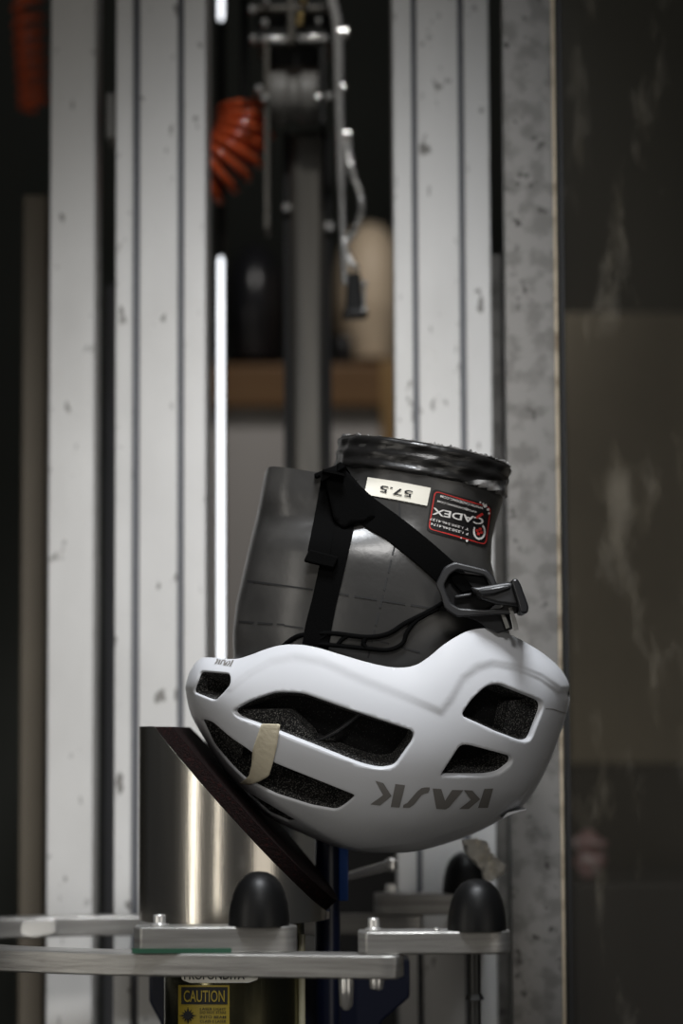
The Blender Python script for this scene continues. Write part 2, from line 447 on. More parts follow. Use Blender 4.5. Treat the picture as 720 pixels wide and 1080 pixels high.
# board seen through the clear sheet
t = thing('beige_cabinet', (P(720, 540, 2.95).x, 3.0, 0), 'blurred beige cabinet seen through the clear sheet on the right', 'cabinet')
xa, xb = P(596, 540, 2.95).x, P(800, 540, 2.95).x
obj('door', add_box(NB(), xa, xb, 2.95, 2.97, P(600, 806, 2.95).z, P(600, 330, 2.95).z), M_browngrey, t, bevel=.003)
obj('carcass', add_box(NB(), xa, xb, 2.971, 3.3, 0, P(600, 330, 2.95).z), M_dark, t, bevel=.003)
bm = NB(); c = P(622, 903, 2.62)
add_lathe(bm, c, [(.004, -.022), (.010, -.018), (.016, -.006), (.013, .004), (.017, .012), (.008, .022), (.002, .026)], 18)
for v in bm.verts: v.co += Vector((random.uniform(-.003, .003), random.uniform(-.003, .003), random.uniform(-.003, .003)))
cz = min(v.co.z for v in bm.verts)
obj('pink_wrapper', bm, M_pink, label='small crumpled pink wrapper seen low through the clear sheet', cat='wrapper', autosm=20)
zs = cz - .0
t = thing('blue_crate', (P(690, 900, 2.6).x, 2.66, 0), 'dark blue blurred crate low behind the clear sheet', 'crate')
obj('body', add_box(NB(), P(600, 900, 2.6).x, P(800, 900, 2.6).x, 2.56, 2.9, .3, zs), mat('dull_navy_crate', (.012, .014, .022), .6), t, bevel=.004)
for xx in (602, 790):
    obj('leg', add_box(NB(), P(xx, 900, 2.6).x, P(xx, 900, 2.6).x + .03, 2.6, 2.63, 0, .3), M_dark, t)

# ------------------------------------------------------------------ guide mast
YM = 2.45
t = thing('guide_mast', (P(325, 540, YM).x, YM + .03, 0), 'vertical steel guide mast with black side rails under the pulley', 'mast')
obj('tube', add_box(NB(), P(306, 540, YM).x, P(344, 540, YM).x, YM, YM + .04, 0, P(325, 136, YM).z), M_mast, t, bevel=.009, segs=4)
obj('side_rail', add_box(NB(), P(299.5, 540, YM).x, P(306, 540, YM).x, YM + .006, YM + .05, 0, P(325, 137, YM).z), M_ink, t, bevel=.001)
obj('side_rail', add_box(NB(), P(344, 540, YM).x, P(350, 540, YM).x, YM + .006, YM + .05, 0, P(325, 137, YM).z), M_ink, t, bevel=.001)
for bx, by, br in ((302, 220, 5), (347.5, 240, 6)):
    obj('bolt', add_lathe(NB(), P(bx, by, YM + .0055), [(br * .55 * mm(YM), -.006), (br * .95 * mm(YM), -.004), (br * mm(YM), 0), (br * mm(YM), .002)], 14, 'Y'), M_bolt, t)
# ------------------------------------------------------------------ pulley bracket on the mast
YP = 2.40
t = thing('pulley_bracket', P(315, 130, YP), 'black bracket with a grey pulley and bright bolts above the mast', 'pulley')
def pbox(px0, px1, py0, py1, Y, d, name, m, **k):
    return obj(name, add_prism(NB(), [(px0, py0), (px1, py0), (px1, py1), (px0, py1)], Y, d), m, t, **k)
def bolt_y(px, py, Y, r, parent, m=M_bolt, name='bolt', **k):
    c = P(px, py, Y); r *= mm(Y)
    return obj(name, add_lathe(NB(), c, [(r * .55, -.004), (r * .9, -.0025), (r, 0), (r, .004)], 14, 'Y'), m, parent, **k)
c = P(310, 104, YP + .03); u = mm(YP)
prof = [(28, -26), (29, -24), (29, -9), (25, -6), (23.5, 0), (25, 6), (29, 9), (29, 24), (28, 26)]
wheel = obj('pulley_wheel', add_lathe(NB(), c, [(a * u, b * u) for a, b in prof], 40, 'X'), M_pulley, t, label='grey grooved pulley wheel')
obj('axle', add_tube(NB(), [P(276, 104, YP + .03), P(345, 104, YP + .03)], .0045, 16), M_bolt, t)
pbox(279, 283.5, 48, 240, YP - .004, .045, 'side_plate', M_mast)
pbox(337, 343, 48, 130, YP - .004, .075, 'side_plate', M_dark)
pbox(270, 352, 2, 46, YP + .012, .06, 'head_block', M_dark, bevel=.002)
pbox(284, 337, 46, 70, YP + .02, .05, 'neck_block', M_dark, bevel=.002)
for (xa, xb, ya, yb) in ((275, 303, 37.5, 44), (314, 346, 36.5, 43), (268, 352, 5.5, 11)):
    pbox(xa, xb, ya, yb, YP - .002, .014, 'cross_bar', M_bolt if ya > 20 else M_mast, bevel=.0015)
pbox(303, 311, -20, 46, YP - .004, .014, 'centre_bar', M_mast, bevel=.002)
for (bx, by, br) in ((266, 10, 4.5), (279, 24, 4.2), (267, 41, 4.6), (273, 94, 4.6), (279.5, 104, 4.8), (347, 102, 5), (336, 22, 3.5), (281, 1, 3.5), (320, 1, 4)):
    bolt_y(bx, by, YP - .006, br, t, M_gold if (bx, by) == (320, 1) else M_bolt)
obj('screw', add_prism(NB(), [(314, 14), (320, 14), (319, 26), (312, 26)], YP - .006, .008), M_gold, t, bevel=.001, label='yellow screw')
# bright release rod and hanging cable with a plug
t = thing('release_rod', P(358, 235, YP - .02), 'bright steel rod with a looped wire and black plug hanging right of the pulley', 'rod')
Yr = YP - .02
obj('rod', add_tube(NB(), smooth_path([P(344, -30, Yr), P(350, 0, Yr), P(356, 30, Yr), P(357.5, 90, Yr), P(359, 150, Yr), P(361, 228, Yr), P(364, 300, Yr)], 6), [5.2 * u] * 18 + [4.6 * u] * 10 + [3.2 * u] * 9, 14), M_bolt, t)
for (bx, by, br) in ((361.5, 35, 6.5), (360, 92, 4.5), (366, 142, 5), (364, 255, 4)):
    obj('collar', add_tube(NB(), [P(bx - br * .9, by, Yr), P(bx + br * .9, by, Yr)], br * .95 * u, 16), M_bolt, t, bevel=.001)
loop = smooth_path([P(366, 140, Yr), P(371, 180, Yr - .01), P(380, 205, Yr - .015), P(381, 225, Yr - .015), P(372, 248, Yr - .005), P(364, 258, Yr), P(368, 272, Yr), P(376, 284, Yr)], 10)
lp = NB()
for off in (0, PI):
    pts = []
    for i, p in enumerate(loop):
        a = i * .9 + off; pts.append(p + Vector((math.cos(a), math.sin(a) * .8, 0)) * 2.4 * u)
    add_tube(lp, pts, 1.7 * u, 8)
obj('twisted_wire', lp, M_bolt, t)
obj('plug', add_prism(NB(), [(366, 288), (380, 286), (384, 330), (364, 332)], Yr - .008, .022), M_ink, t, bevel=.003)
obj('plug_base', add_prism(NB(), [(362, 326), (388, 325), (387, 332), (362, 333)], Yr - .011, .028), M_plastic, t, bevel=.002)
for by in (299, 327): bolt_y(384, by, Yr - .012, 3.4, t, name='stud')
obj('pin', add_tube(NB(), [P(384, 299, Yr - .011), P(384, 327, Yr - .011)], 1.5 * u, 10), M_bolt, t)

# ------------------------------------------------------------------ orange coiled hoses
def hose(path, rad, wire, turns, parent):
    pts = smooth_path(path, 24); n = turns * 26; out = []
    L = len(pts) - 1
    for i in range(n + 1):
        f = i / n * L; k = min(int(f), L - 1); p = pts[k].lerp(pts[k + 1], f - k)
        tg = (pts[min(k + 2, L)] - pts[max(k - 1, 0)]).normalized()
        a1 = Vector((0, 1, 0)); a2 = tg.cross(a1).normalized(); a = 2 * PI * turns * i / n
        out.append(p + (a1 * math.cos(a) + a2 * math.sin(a)) * rad)
    return obj('coil', add_tube(NB(), out, wire, 10), M_orange, parent)
YH = 2.49; uh = mm(YH)
hz = thing('coiled_hose', P(250, 225, YH), 'bright orange coiled hose showing between the broad left column and the pulley', 'hose', 'orange coiled air hoses')
hose([P(261, 112, YH), P(259, 135, YH), P(248, 160, YH), P(226, 182, YH), P(196, 194, YH), P(150, 200, YH)], 29 * uh, 4.6 * uh, 11, hz)
obj('feed_tube', add_tube(NB(), [P(258, 112, YH), P(258, 95, YH), Vector((P(258, 80, YH).x, YH, 2.621))], .004, 12), M_ink, hz, label='black feed tube')
YH2 = 2.85; uh = mm(YH2)
hz = thing('coiled_hose', P(30, 118, YH2), 'orange coiled hose in the dark at the top left corner', 'hose', 'orange coiled air hoses')
hose([P(28, -40, YH2), P(30, 20, YH2), P(33, 70, YH2), P(36, 112, YH2)], 13 * uh, 4.0 * uh, 10, hz)
obj('feed_tube', add_tube(NB(), [P(28, -30, YH2), Vector((P(28, -60, YH2).x, YH2, 2.621))], .004, 12), M_ink, hz, label='black feed tube')

# ================================================================== HEADFORM
O_ = np.array([400., 690.]); AL = R(10.)
def huv(u_, v_): return (O_[0] + u_ * math.cos(AL) + v_ * math.sin(AL), O_[1] + u_ * math.sin(AL) - v_ * math.cos(AL))
YC = 2.0
rows = [  # v, uL, uR, half depth (m), exponent
    (216, -80, 102, .066, 2.0), (200, -79, 101, .066, 2.0), (178, -78, 100, .0655, 2.0), (172, -78, 99, .065, 2.0),
    (170.5, -146, 99, .0655, 2.3), (169.3, -149.5, 98.5, .067, 2.4), (166, -151.3, 98, .068, 2.4), (158, -152, 97, .069, 2.4),
    (140, -152.5, 95.5, .0695, 2.4), (115, -153.5, 99, .071, 2.4), (85, -155, 111, .073, 2.4), (55, -156.5, 127, .0735, 2.3),
    (25, -158, 140, .0725, 2.2), (-5, -156, 144, .071, 2.2), (-35, -150, 140, .068, 2.1), (-65, -136, 130, .062, 2.0), (-95, -108, 110, .052, 2.0),
    (-120, -70, 80, .038, 2.0), (-133, -36, 45, .022, 2.0), (-138, -8, 14, .006, 2.0)]
def sm1(x): x = min(1., max(0., x)); return x * x * (3 - 2 * x)
def chin_h(u_, v_, ur, base):
    """half depth where the jaw blends into the neck"""
    nc, na = (ur - 78) / 2, (ur + 78) / 2
    neck = .065 * max(0., 1 - ((u_ - nc) / na) ** 2) ** .5 if u_ > -78 else 0.
    t_ = min(1., max(0., (-20 - u_) / 110)); s_ = min(1., max(0., (-108 - u_) / 44.5))
    jaw = max(neck, (.0625 - .014 * t_) * max(0., 1 - s_ ** 3.5) ** .45) if u_ < -10 else neck
    w_ = max(sm1((171.5 - v_) / 30), sm1((-52 - u_) / 26))
    h_ = neck + (jaw - neck) * w_
    k_ = sm1((v_ - 95) / 50)
    return h_ * k_ + base * (1 - k_)
def head_bm(rows, seg=72, grow=0., capt=True, chin=False):
    bm = NB(); rings = []
    for v_, ul, ur, hd, ex in rows:
        ring = []; m_ = (ul + ur) / 2; a_ = (ur - ul) / 2 + grow
        for k in range(seg):
            a = 2 * PI * k / seg; ca, sa = math.cos(a), math.sin(a)
            x = m_ + a_ * math.copysign(abs(ca) ** (2 / ex), ca); y = (hd + grow * mm(2)) * math.copysign(abs(sa) ** (2 / ex), sa)
            if chin and v_ < 171.5:
                xn = (ur - 78) / 2 + (ur + 78) / 2 * ca
                if xn < -50: xn = -50 - (-50 - xn) / 28 * (-50 - ul)
                kk = sm1((v_ - 95) / 50); x = xn * kk + x * (1 - kk)
                y = math.copysign(chin_h(x, v_, ur, abs(y)), sa)
            px, py = huv(x, v_)
            p = P(px, py, YC); ring.append(bm.verts.new((p.x, YC + y, p.z)))
        rings.append(ring)
    for a, b in zip(rings, rings[1:]):
        for k in range(seg): bm.faces.new((a[k], a[(k + 1) % seg], b[(k + 1) % seg], b[k]))
    if capt: bm.faces.new(rings[0]); bm.faces.new(rings[-1][::-1])
    return bm
# refine rows by interpolation between smooth ones
fine = []
for a, b in zip(rows, rows[1:]):
    n = max(1, int((a[0] - b[0]) / 8))
    for k in range(n):
        t_ = k / n; fine.append(tuple(a[i] + (b[i] - a[i]) * t_ for i in range(5)))
fine.append(rows[-1])
head = thing('headform', P(*huv(0, -138), YC), 'upside-down dark grey test headform seated in the white helmet, black tape round its neck', 'headform')
hb = head_bm(fine, 120, 0., True, True); bmesh.ops.recalc_face_normals(hb, faces=hb.faces[:])
HB = bvh_of(hb)
obj('body', hb, M_rubber, head, autosm=55)
# taped collar at the neck opening, crinkled
cr = []
for i in range(15):
    v_ = 184.5 + i * 2.35; e = 1.6 + .8 * math.sin(i * 1.15) + (0 if 0 < i < 14 else -1.5)
    cr.append((v_, -79.5 - e, 101 + e, .066 + e * mm(2), 2.0))
cb = head_bm(cr[::-1], 120)
top_ids = set()
for v in cb.verts:
    a = math.atan2(v.co.y - YC, v.co.x)
    f = .0005 * math.sin(a * 9 + v.co.z * 210) + .0005 * math.sin(a * 23 - v.co.z * 330)
    d = Vector((v.co.x - P(*huv(11, 195), YC).x, v.co.y - YC, 0)).normalized(); v.co += d * f
CB = bvh_of(cb)
obj('tape_collar', cb, M_vinyl, head, label='crinkled glossy black tape collar', autosm=70)
# frayed tape ends sticking up round the rim
fb = NB(); prev = None
for k in range(150):
    a = PI + PI * k / 149; px, py = huv(11 + 90 * math.cos(a), 217.2); p = P(px, py, YC); p.y = YC + .0655 * math.sin(a)
    h = .0004 + max(0., random.gauss(.0002, .0009)); i_ = Vector((math.cos(a), math.sin(a), 0)) * .0008
    cur = [fb.verts.new(q_) for q_ in (p + i_ * .5, p + i_ + Vector((0, 0, h)), p - i_ + Vector((0, 0, h)), p - i_)]
    if prev:
        for j in range(4): fb.faces.new((prev[j], prev[(j + 1) % 4], cur[(j + 1) % 4], cur[j]))
    prev = cur
obj('frayed_edge', fb, M_silver, head, smooth=False, label='frayed silvery tape edge')
# silvery worn tape on the lower right of the collar
sb = NB()
decal(sb, [huv(50, 189), huv(72, 190), huv(98, 183.5), huv(103, 189), huv(101, 204), huv(88, 202), huv(70, 199), huv(54, 194)], CB, .0006, 3)
obj('worn_tape', sb, M_silver, head, label='worn silvery tape patch')
# marking lines: dashed grid
gb = NB()
def dash_line(p0, p1, on, off, wpx=1.9, start=0.):
    p0, p1 = np.array(p0, float), np.array(p1, float); L = np.linalg.norm(p1 - p0); d = (p1 - p0) / L; n = np.array([-d[1], d[0]]) * wpx / 2
    s = start
    while s < L:
        e = min(s + on, L); a, b = p0 + d * s, p0 + d * e
        decal(gb, [a - n, b - n, b + n, a + n], HB, .0004, 6); s = e + off
dash_line((261, 612.5), (330, 622), 80, 4); dash_line((344, 624), (470, 644), 24, 6)
dash_line((252, 655.5), (300, 659), 16, 4); dash_line((300, 660), (330, 664), 20, 4); dash_line((385, 672), (450, 690), 26, 8)
dash_line((421, 530), (422, 560), 30, 4); dash_line((417, 572), (388, 694), 14, 5)
obj('grid_line', gb, M_ink, head, label='black dashed marking line', smooth=False)
# size label 57,5
def rot_text(target, parent, name, items, m, bvh, lift=.0009, label=None):
    bm = NB()
    for it in items: decal_text(bm, it[0], it[1], it[2], it[3], bvh, lift, *(it[4:]))
    return obj(name, bm, m, parent, label=label, smooth=False)
lab = obj('size_label', decal(NB(), [(388.5, 503.5), (420, 508), (454, 514.5), (450, 533.5), (417, 527), (384.5, 522)], HB, .0010, 3), M_paper, head, label='off-white size label reading 57.5 upside down')
rot_text(lab, lab, 'number', [('57.5', (418, 518.5), 190, 7.2, 34, .01)], M_ink, HB, .0016)
# black sticker with red border
st = obj('round_cornered_sticker', decal(NB(), round_poly([(456, 515), (518.5, 533.5), (512.5, 577.5), (449, 560)], 6, 4), HB, .0006, 4), M_stickblack, head, label='black sticker with red border and white print')
rb = NB()
def outline(bm, poly, wpx, bvh, lift):
    poly = np.array(poly); c = poly.mean(0); n = len(poly)
    for i in range(n):
        a, b = poly[i], poly[(i + 1) % n]
        if np.linalg.norm(a - b) < 1e-6: continue
        ia, ib = a + (c - a) / np.linalg.norm(c - a) * wpx, b + (c - b) / np.linalg.norm(c - b) * wpx
        vs = [bm.verts.new(p) for p in project([a, b, ib, ia], bvh, lift)]; bm.faces.new(vs)
outline(rb, round_poly([(458, 517.5), (517, 535), (511.3, 575), (451, 558)], 5, 4, 6), 1.3, HB, .0009)
decal(rb, [(500, 545), (507, 540.5), (508.5, 542.5), (502, 547)], HB, .0012, 3)
for a in range(4):
    x, y = 504 + 2.5 * math.cos(a * PI / 2 + .4), 560.5 + 2.8 * math.sin(a * PI / 2 + .4)
    decal(rb, [(x - 1.5, y - 1.5), (x + 1.5, y - 1.5), (x + 1.5, y + 1.5), (x - 1.5, y + 1.5)], HB, .0012, 3)
obj('red_border', rb, M_red, st, smooth=False)
wb = NB()
TA = 196
decal_text(wb, 'CADEX', (482, 544.5), TA - 4, 7.4, HB, .0012, 54, .02)
decal_text(wb, 'WWW.CADEXINC.COM', (486, 529.5), TA, 2.6, HB, .0012, 46, .01)
decal_text(wb, 'INFO@CADEXINC.COM', (481, 534.0), TA, 2.6, HB, .0012, 42, .01)
decal_text(wb, 'T 1.250.246.4137', (473, 552.8), TA, 2.6, HB, .0012, 42, .01)
decal_text(wb, 'F 1.250.246.4174', (473, 558.0), TA, 2.6, HB, .0012, 40, .01)
for k in range(20):
    a0, a1 = 2 * PI * k / 20 + .3, 2 * PI * (k + .98) / 20 + .3
    if 3.6 < a0 < 5.2: continue
    decal(wb, [(504 + 6.6 * math.cos(a0), 560.5 + 9 * math.sin(a0)), (504 + 6.6 * math.cos(a1), 560.5 + 9 * math.sin(a1)), (504 + 4.8 * math.cos(a1), 560.5 + 7 * math.sin(a1)), (504 + 4.8 * math.cos(a0), 560.5 + 7 * math.sin(a0))], HB, .0012, 4)
for (x, y, s) in ((510, 533, 2.2), (513, 537, 1.6), (508, 531, 1.2), (505, 529.5, 1.0), (514, 541, 1.3), (491, 570.5, 1.4), (485, 567.5, .9)):
    decal(wb, round_poly([(x - s, y - s * .5), (x + s * .8, y - s), (x + s, y + s * .6), (x - s * .6, y + s)], .8, 2), HB, .0013, 3)
obj('white_print', wb, M_stickwhite, st, smooth=False)

# ================================================================== HELMET
Mc = [(207, 699), (201, 708), (197.5, 718), (196, 728), (198, 742), (203, 757), (217, 782), (229, 802), (241, 819), (262, 842), (284, 862), (314, 877), (351, 892), (382, 898.5), (410, 899.5), (437, 898), (473, 889), (500, 879), (522, 868), (541, 857.5), (552, 849), (565, 832), (580, 802), (592, 770), (598, 750), (600.5, 738), (598.5, 722), (592, 709), (584, 700)]
Rc = [(207, 699), (213, 694.5), (222, 694), (247, 695.5), (262, 692), (278, 686), (293, 681.5), (308, 680), (323, 681), (339, 684.5), (357, 690), (375.5, 695.5), (392, 700), (406, 703), (416, 704.3), (425, 704.3), (434, 703), (443, 699.5), (455, 691), (467, 681), (480, 672.5), (492, 666.5), (504, 663.8), (516, 663.5), (530, 667), (547, 675), (560, 682.5), (571, 689.5), (584, 700)]
def spline_table(pts, n=900):
    v = np.array([tuple(a) for a in smooth_path([(x, y, 0) for x, y in pts], 16)])[:, :2]
    L = np.r_[0, np.cumsum(np.linalg.norm(np.diff(v, axis=0), axis=1))]; L /= L[-1]
    s = np.linspace(0, 1, n); return np.stack([np.interp(s, L, v[:, 0]), np.interp(s, L, v[:, 1])], 1)
MT, RT_ = spline_table(Mc), spline_table(Rc)
TH = R(112.)
WMAX = .104
def lut(T, s):
    f = np.clip(s, 0, 1) * (len(T) - 1); i = np.clip(f.astype(int), 0, len(T) - 2); a = (f - i)[:, None]
    return T[i] * (1 - a) + T[i + 1] * a
def hpix(s, t):
    th = np.clip(t, 0, 1) * TH; g = (1 - np.cos(th)) / (1 - math.cos(TH))
    m, r = lut(MT, s), lut(RT_, s); q = m + (r - m) * g[:, None]
    rx = np.clip((r[:, 0] - 207) / (584 - 207), 0, 1)
    e = np.abs(2 * rx - 1)
    W = WMAX * np.clip(1 - e ** 2.5, 0, 1) ** (1 / 2.1)
    h = np.sin(th) ** .92
    return q, YC - W * h
def hbase(s, t):
    q, Y = hpix(s, t); return PN(q[:, 0], q[:, 1], Y), q
CR1 = [(150, 734), (243, 726), (260, 712), (285, 698), (310, 692.5), (340, 698), (380, 716), (420, 732), (465, 751), (476, 737), (488, 716), (503, 704), (520, 699.5), (545, 704), (570, 714), (590, 728), (640, 728)]
CR1P = np.array(CR1 + [(640, 950), (150, 950)], float)
CR2 = [(640, 748), (598, 750), (592, 765), (582, 793), (558, 833), (513, 866), (447, 889), (380, 896)]
CR2P = np.array(CR2 + [(380, 950), (640, 950)], float)
CR3 = [(203, 745), (213, 768), (226, 793), (243, 820), (266, 842), (290, 858), (318, 868), (350, 873), (380, 872)]
def disp(q):
    amp = .0008 + .0008 * sstep((q[:, 0] - 420) / 60)
    d = np.where(in_poly(q, CR1P), -.6, .6) * sstep(line_dist(q, CR1) / 4.) * amp
    d += np.where(in_poly(q, CR2P), -1., 0.) * sstep(line_dist(q, CR2) / 3.) * .0008
    return d
def hsurf(s, t, off=0., feat=True):
    """points and outward normals on the shell, lifted by off metres"""
    e = 1e-3
    p, q = hbase(s, t)
    s0, s1 = np.clip(s - e, 0, 1), np.clip(s + e, 0, 1); t0, t1 = np.clip(t - e, .002, 1), np.clip(t + e, .002, 1)
    ss = np.clip(s, .004, .996)
    a = hbase(np.clip(ss + e, 0, 1), t)[0] - hbase(np.clip(ss - e, 0, 1), t)[0]
    b = hbase(ss, t1)[0] - hbase(ss, t0)[0]
    n = np.cross(a, b); n /= np.maximum(np.linalg.norm(n, axis=1), 1e-12)[:, None]
    n[t < .004, 1] = 0; n /= np.maximum(np.linalg.norm(n, axis=1), 1e-12)[:, None]
    c = np.array(P(395, 760, YC)); flip = ((p - c) * n).sum(1) < 0
    n[flip] *= -1
    o = off + (disp(q) if feat else 0.)
    if np.isscalar(o): o = np.full(len(p), o)
    return p + n * o[:, None], n
gs, gt = np.meshgrid(np.linspace(0, 1, 420), np.linspace(0, 1, 160), indexing='ij')
gs, gt = gs.ravel(), gt.ravel(); gq = hpix(gs, gt)[0]
def inv(q):
    q = np.atleast_2d(np.array(q, float)); s = np.empty(len(q)); t = np.empty(len(q))
    for i, p in enumerate(q):
        k = np.argmin(((gq - p) ** 2).sum(1)); s[i], t[i] = gs[k], gt[k]
    for _ in range(6):
        e = 1e-4; f0 = hpix(s, t)[0]; fs = (hpix(np.minimum(s + e, 1), t)[0] - f0) / e; ft = (hpix(s, np.minimum(t + e, 1))[0] - f0) / e
        det = fs[:, 0] * ft[:, 1] - fs[:, 1] * ft[:, 0]; r = q - f0
        ok = np.abs(det) > 50; det = np.where(ok, det, 1)
        ds = (r[:, 0] * ft[:, 1] - r[:, 1] * ft[:, 0]) / det; dt = (fs[:, 0] * r[:, 1] - fs[:, 1] * r[:, 0]) / det
        s = np.clip(s + np.where(ok, np.clip(ds, -.02, .02), 0), 0, 1); t = np.clip(t + np.where(ok, np.clip(dt, -.02, .02), 0), 0, 1)
    return s, t
VENTS = [  # outline, corner radius, wall inset in px
    ([(211, 706.5), (243.3, 709.3), (244.3, 721.7), (226, 740.5), (202, 731)], 5, 2.6),
    ([(243.3, 749), (262, 738), (290, 728.5), (308, 729), (320, 730), (366.7, 746.7), (380, 751), (437.5, 770.5), (436.5, 781), (416.5, 810), (400, 812.7), (380, 808), (330, 788), (297, 775), (248, 757)], 7, 4.5),
    ([(209.3, 757.3), (222.7, 760), (241.7, 776.7), (268.3, 795), (295, 806.7), (376.7, 839.3), (368, 848), (355, 856.7), (326.7, 851.7), (290, 840), (256.7, 823.3), (243, 810), (223, 786.7)], 6, 3.4),
    ([(250, 828.5), (263, 837), (282, 848), (314, 867), (304, 868.5), (283, 859), (262, 840.5)], 3, 1.6),
    ([(485, 755), (497, 737), (513, 722), (526.7, 719.3), (573, 738), (575, 746.7), (561.7, 781.7), (553, 784), (523, 773)], 7, 4.2),
    ([(463, 820), (485, 786), (493, 785), (541.7, 798), (541.7, 806.7), (527, 818), (513, 820.7)], 6, 3.2)]
SX, TX = 800., 330.
loops = []
for pts, r, ins in VENTS:
    q = round_poly(pts, r, 5, 3.0)
    if ((np.roll(q, -1, 0)[:, 0] - q[:, 0]) * (np.roll(q, -1, 0)[:, 1] + q[:, 1])).sum() < 0: q = q[::-1]
    d = np.roll(q, -1, 0) - np.roll(q, 1, 0); d /= np.maximum(np.linalg.norm(d, axis=1), 1e-9)[:, None]
    nin = np.stack([d[:, 1], -d[:, 0]], 1)
    if not in_poly((q + nin * .8)[::3], q).mean() > .5: nin = -nin
    loops.append((q, nin, ins))
verts2 = []; edges2 = []; st_polys = []
def addloop(s, t):
    k0 = len(verts2); n = len(s)
    for a, b in zip(s, t): verts2.append((a * SX, b * TX))
    for i in range(n): edges2.append((k0 + i, k0 + (i + 1) % n))
for q, nin, ins in loops:
    s, t = inv(q); addloop(s, t); st_polys.append(np.stack([s * SX, t * TX], 1))
nG = len(verts2)
allp = np.array([(a, b) for a in np.linspace(0, SX, 230) for b in np.linspace(0, TX, 92)])
keep = np.ones(len(allp), bool)
for pl in st_polys:
    keep &= ~in_poly(allp, pl)
    dd = line_dist(allp, list(pl) + [pl[0]]); keep &= dd > 1.3
verts2 += [tuple(p) for p in allp[keep]]
V2, E2, F2, *_ = delaunay_2d_cdt([Vector(v) for v in verts2], edges2, [], 0, 1e-4)
V2 = np.array([tuple(v) for v in V2]); cen = np.array([V2[list(f)].mean(0) for f in F2])
bad = np.zeros(len(F2), bool)
for pl in st_polys: bad |= in_poly(cen, pl)
F2 = [f for f, b in zip(F2, bad) if not b]
def mirror_merge(bm, d=2e-5):
    vs = bm.verts[:]; mp = {v: bm.verts.new((v.co.x, 2 * YC - v.co.y, v.co.z)) for v in vs}
    for f in bm.faces[:]: bm.faces.new([mp[v] for v in reversed(f.verts)])
    bmesh.ops.remove_doubles(bm, verts=bm.verts[:], dist=d)
    bmesh.ops.dissolve_degenerate(bm, dist=1e-6, edges=bm.edges[:])
helm = thing('bicycle_helmet', P(390, 899, YC), 'white vented bicycle helmet turned upside down on the slanted anvil pad', 'helmet')
bm = NB()
pw, nw = hsurf(V2[:, 0] / SX, V2[:, 1] / TX)
vs = [bm.verts.new(p) for p in pw]
for f in F2:
    try: bm.faces.new([vs[i] for i in f])
    except ValueError: pass
def ring_at(q, depth):
    s, t = inv(q); p, n = hsurf(s, t, -depth); return p
def stitch(bm, rings):
    R_ = [[bm.verts.new(p) for p in r] for r in rings]
    for a, b in zip(R_, R_[1:]):
        for k in range(len(a)): bm.faces.new((a[k], a[(k + 1) % len(a)], b[(k + 1) % len(b)], b[k]))
foam = NB()
for q, nin, ins in loops:
    sc = min(1., ins / 3.2); lp_ = 1. if ins > 3.1 and ins != 3.4 else .38
    stitch(bm, [ring_at(q, 0), ring_at(q + nin * .35 * sc, .0003 * lp_), ring_at(q + nin * .8 * sc, .0010 * lp_), ring_at(q + nin * 1.1 * sc, .0022 * lp_), ring_at(q + nin * 1.25 * sc, .0045 * lp_)])
    stitch(foam, [ring_at(q + nin * 1.2 * sc, .004 * lp_), ring_at(q + nin * (1.2 * sc + ins * .35), .012), ring_at(q + nin * (1.2 * sc + ins * .7), .0255)])
for pl, d0 in (([(246, 750.5), (300, 749.5), (326, 778), (329, 789), (297, 777), (249, 758)], .009),
               ([(546, 740), (574, 737), (576, 748), (562, 783), (553, 786), (538, 778)], .011),
               ([(210, 757), (222, 759), (252, 786), (246, 806), (238, 804), (223, 788)], .008)):
    q, f_ = tri_poly(round_poly(pl, 2, 2), 4.); s, t = inv(q); a_ = hsurf(s, t, -d0, False)[0]
    vv = [foam.verts.new(p) for p in a_]
    for g_ in f_: foam.faces.new([vv[i] for i in g_])
    qq = round_poly(pl, 2, 2); stitch(foam, [ring_at(qq, d0), ring_at(qq, .0255)])
sr = np.linspace(0, 1, 300); one = np.ones(300)
def strip(bm, offs):
    rr = [[bm.verts.new(p) for p in hsurf(sr, one * tt, -o)[0]] for o, tt in offs]
    for a, b in zip(rr, rr[1:]):
        for k in range(len(a) - 1): bm.faces.new((a[k], a[k + 1], b[k + 1], b[k]))
strip(bm, [(0, 1.), (.0005, 1.), (.004, 1.)])
strip(foam, [(.0038, .998), (.024, .985)])
# inner foam surface
si, ti = np.meshgrid(np.linspace(0, 1, 120), np.linspace(0, .985, 50), indexing='ij')
pi_, ni_ = hsurf(si.ravel(), ti.ravel(), -.024, False); pi_[:, 1] = np.minimum(pi_[:, 1], YC)
chan = NB(); iv = [chan.verts.new(p) for p in pi_]
for a in range(119):
    for b in range(49): chan.faces.new((iv[a * 50 + b], iv[(a + 1) * 50 + b], iv[(a + 1) * 50 + b + 1], iv[a * 50 + b + 1]))
bmesh.ops.remove_doubles(bm, verts=bm.verts[:], dist=2e-5)
SB = bvh_of(bm)
mirror_merge(bm); mirror_merge(foam); mirror_merge(chan)
shell = obj('shell', bm, M_white, helm, autosm=60)
obj('foam_liner', foam, M_foam, helm, label='speckled black foam liner', autosm=60)
obj('inner_channel', chan, M_channel, helm, autosm=60)
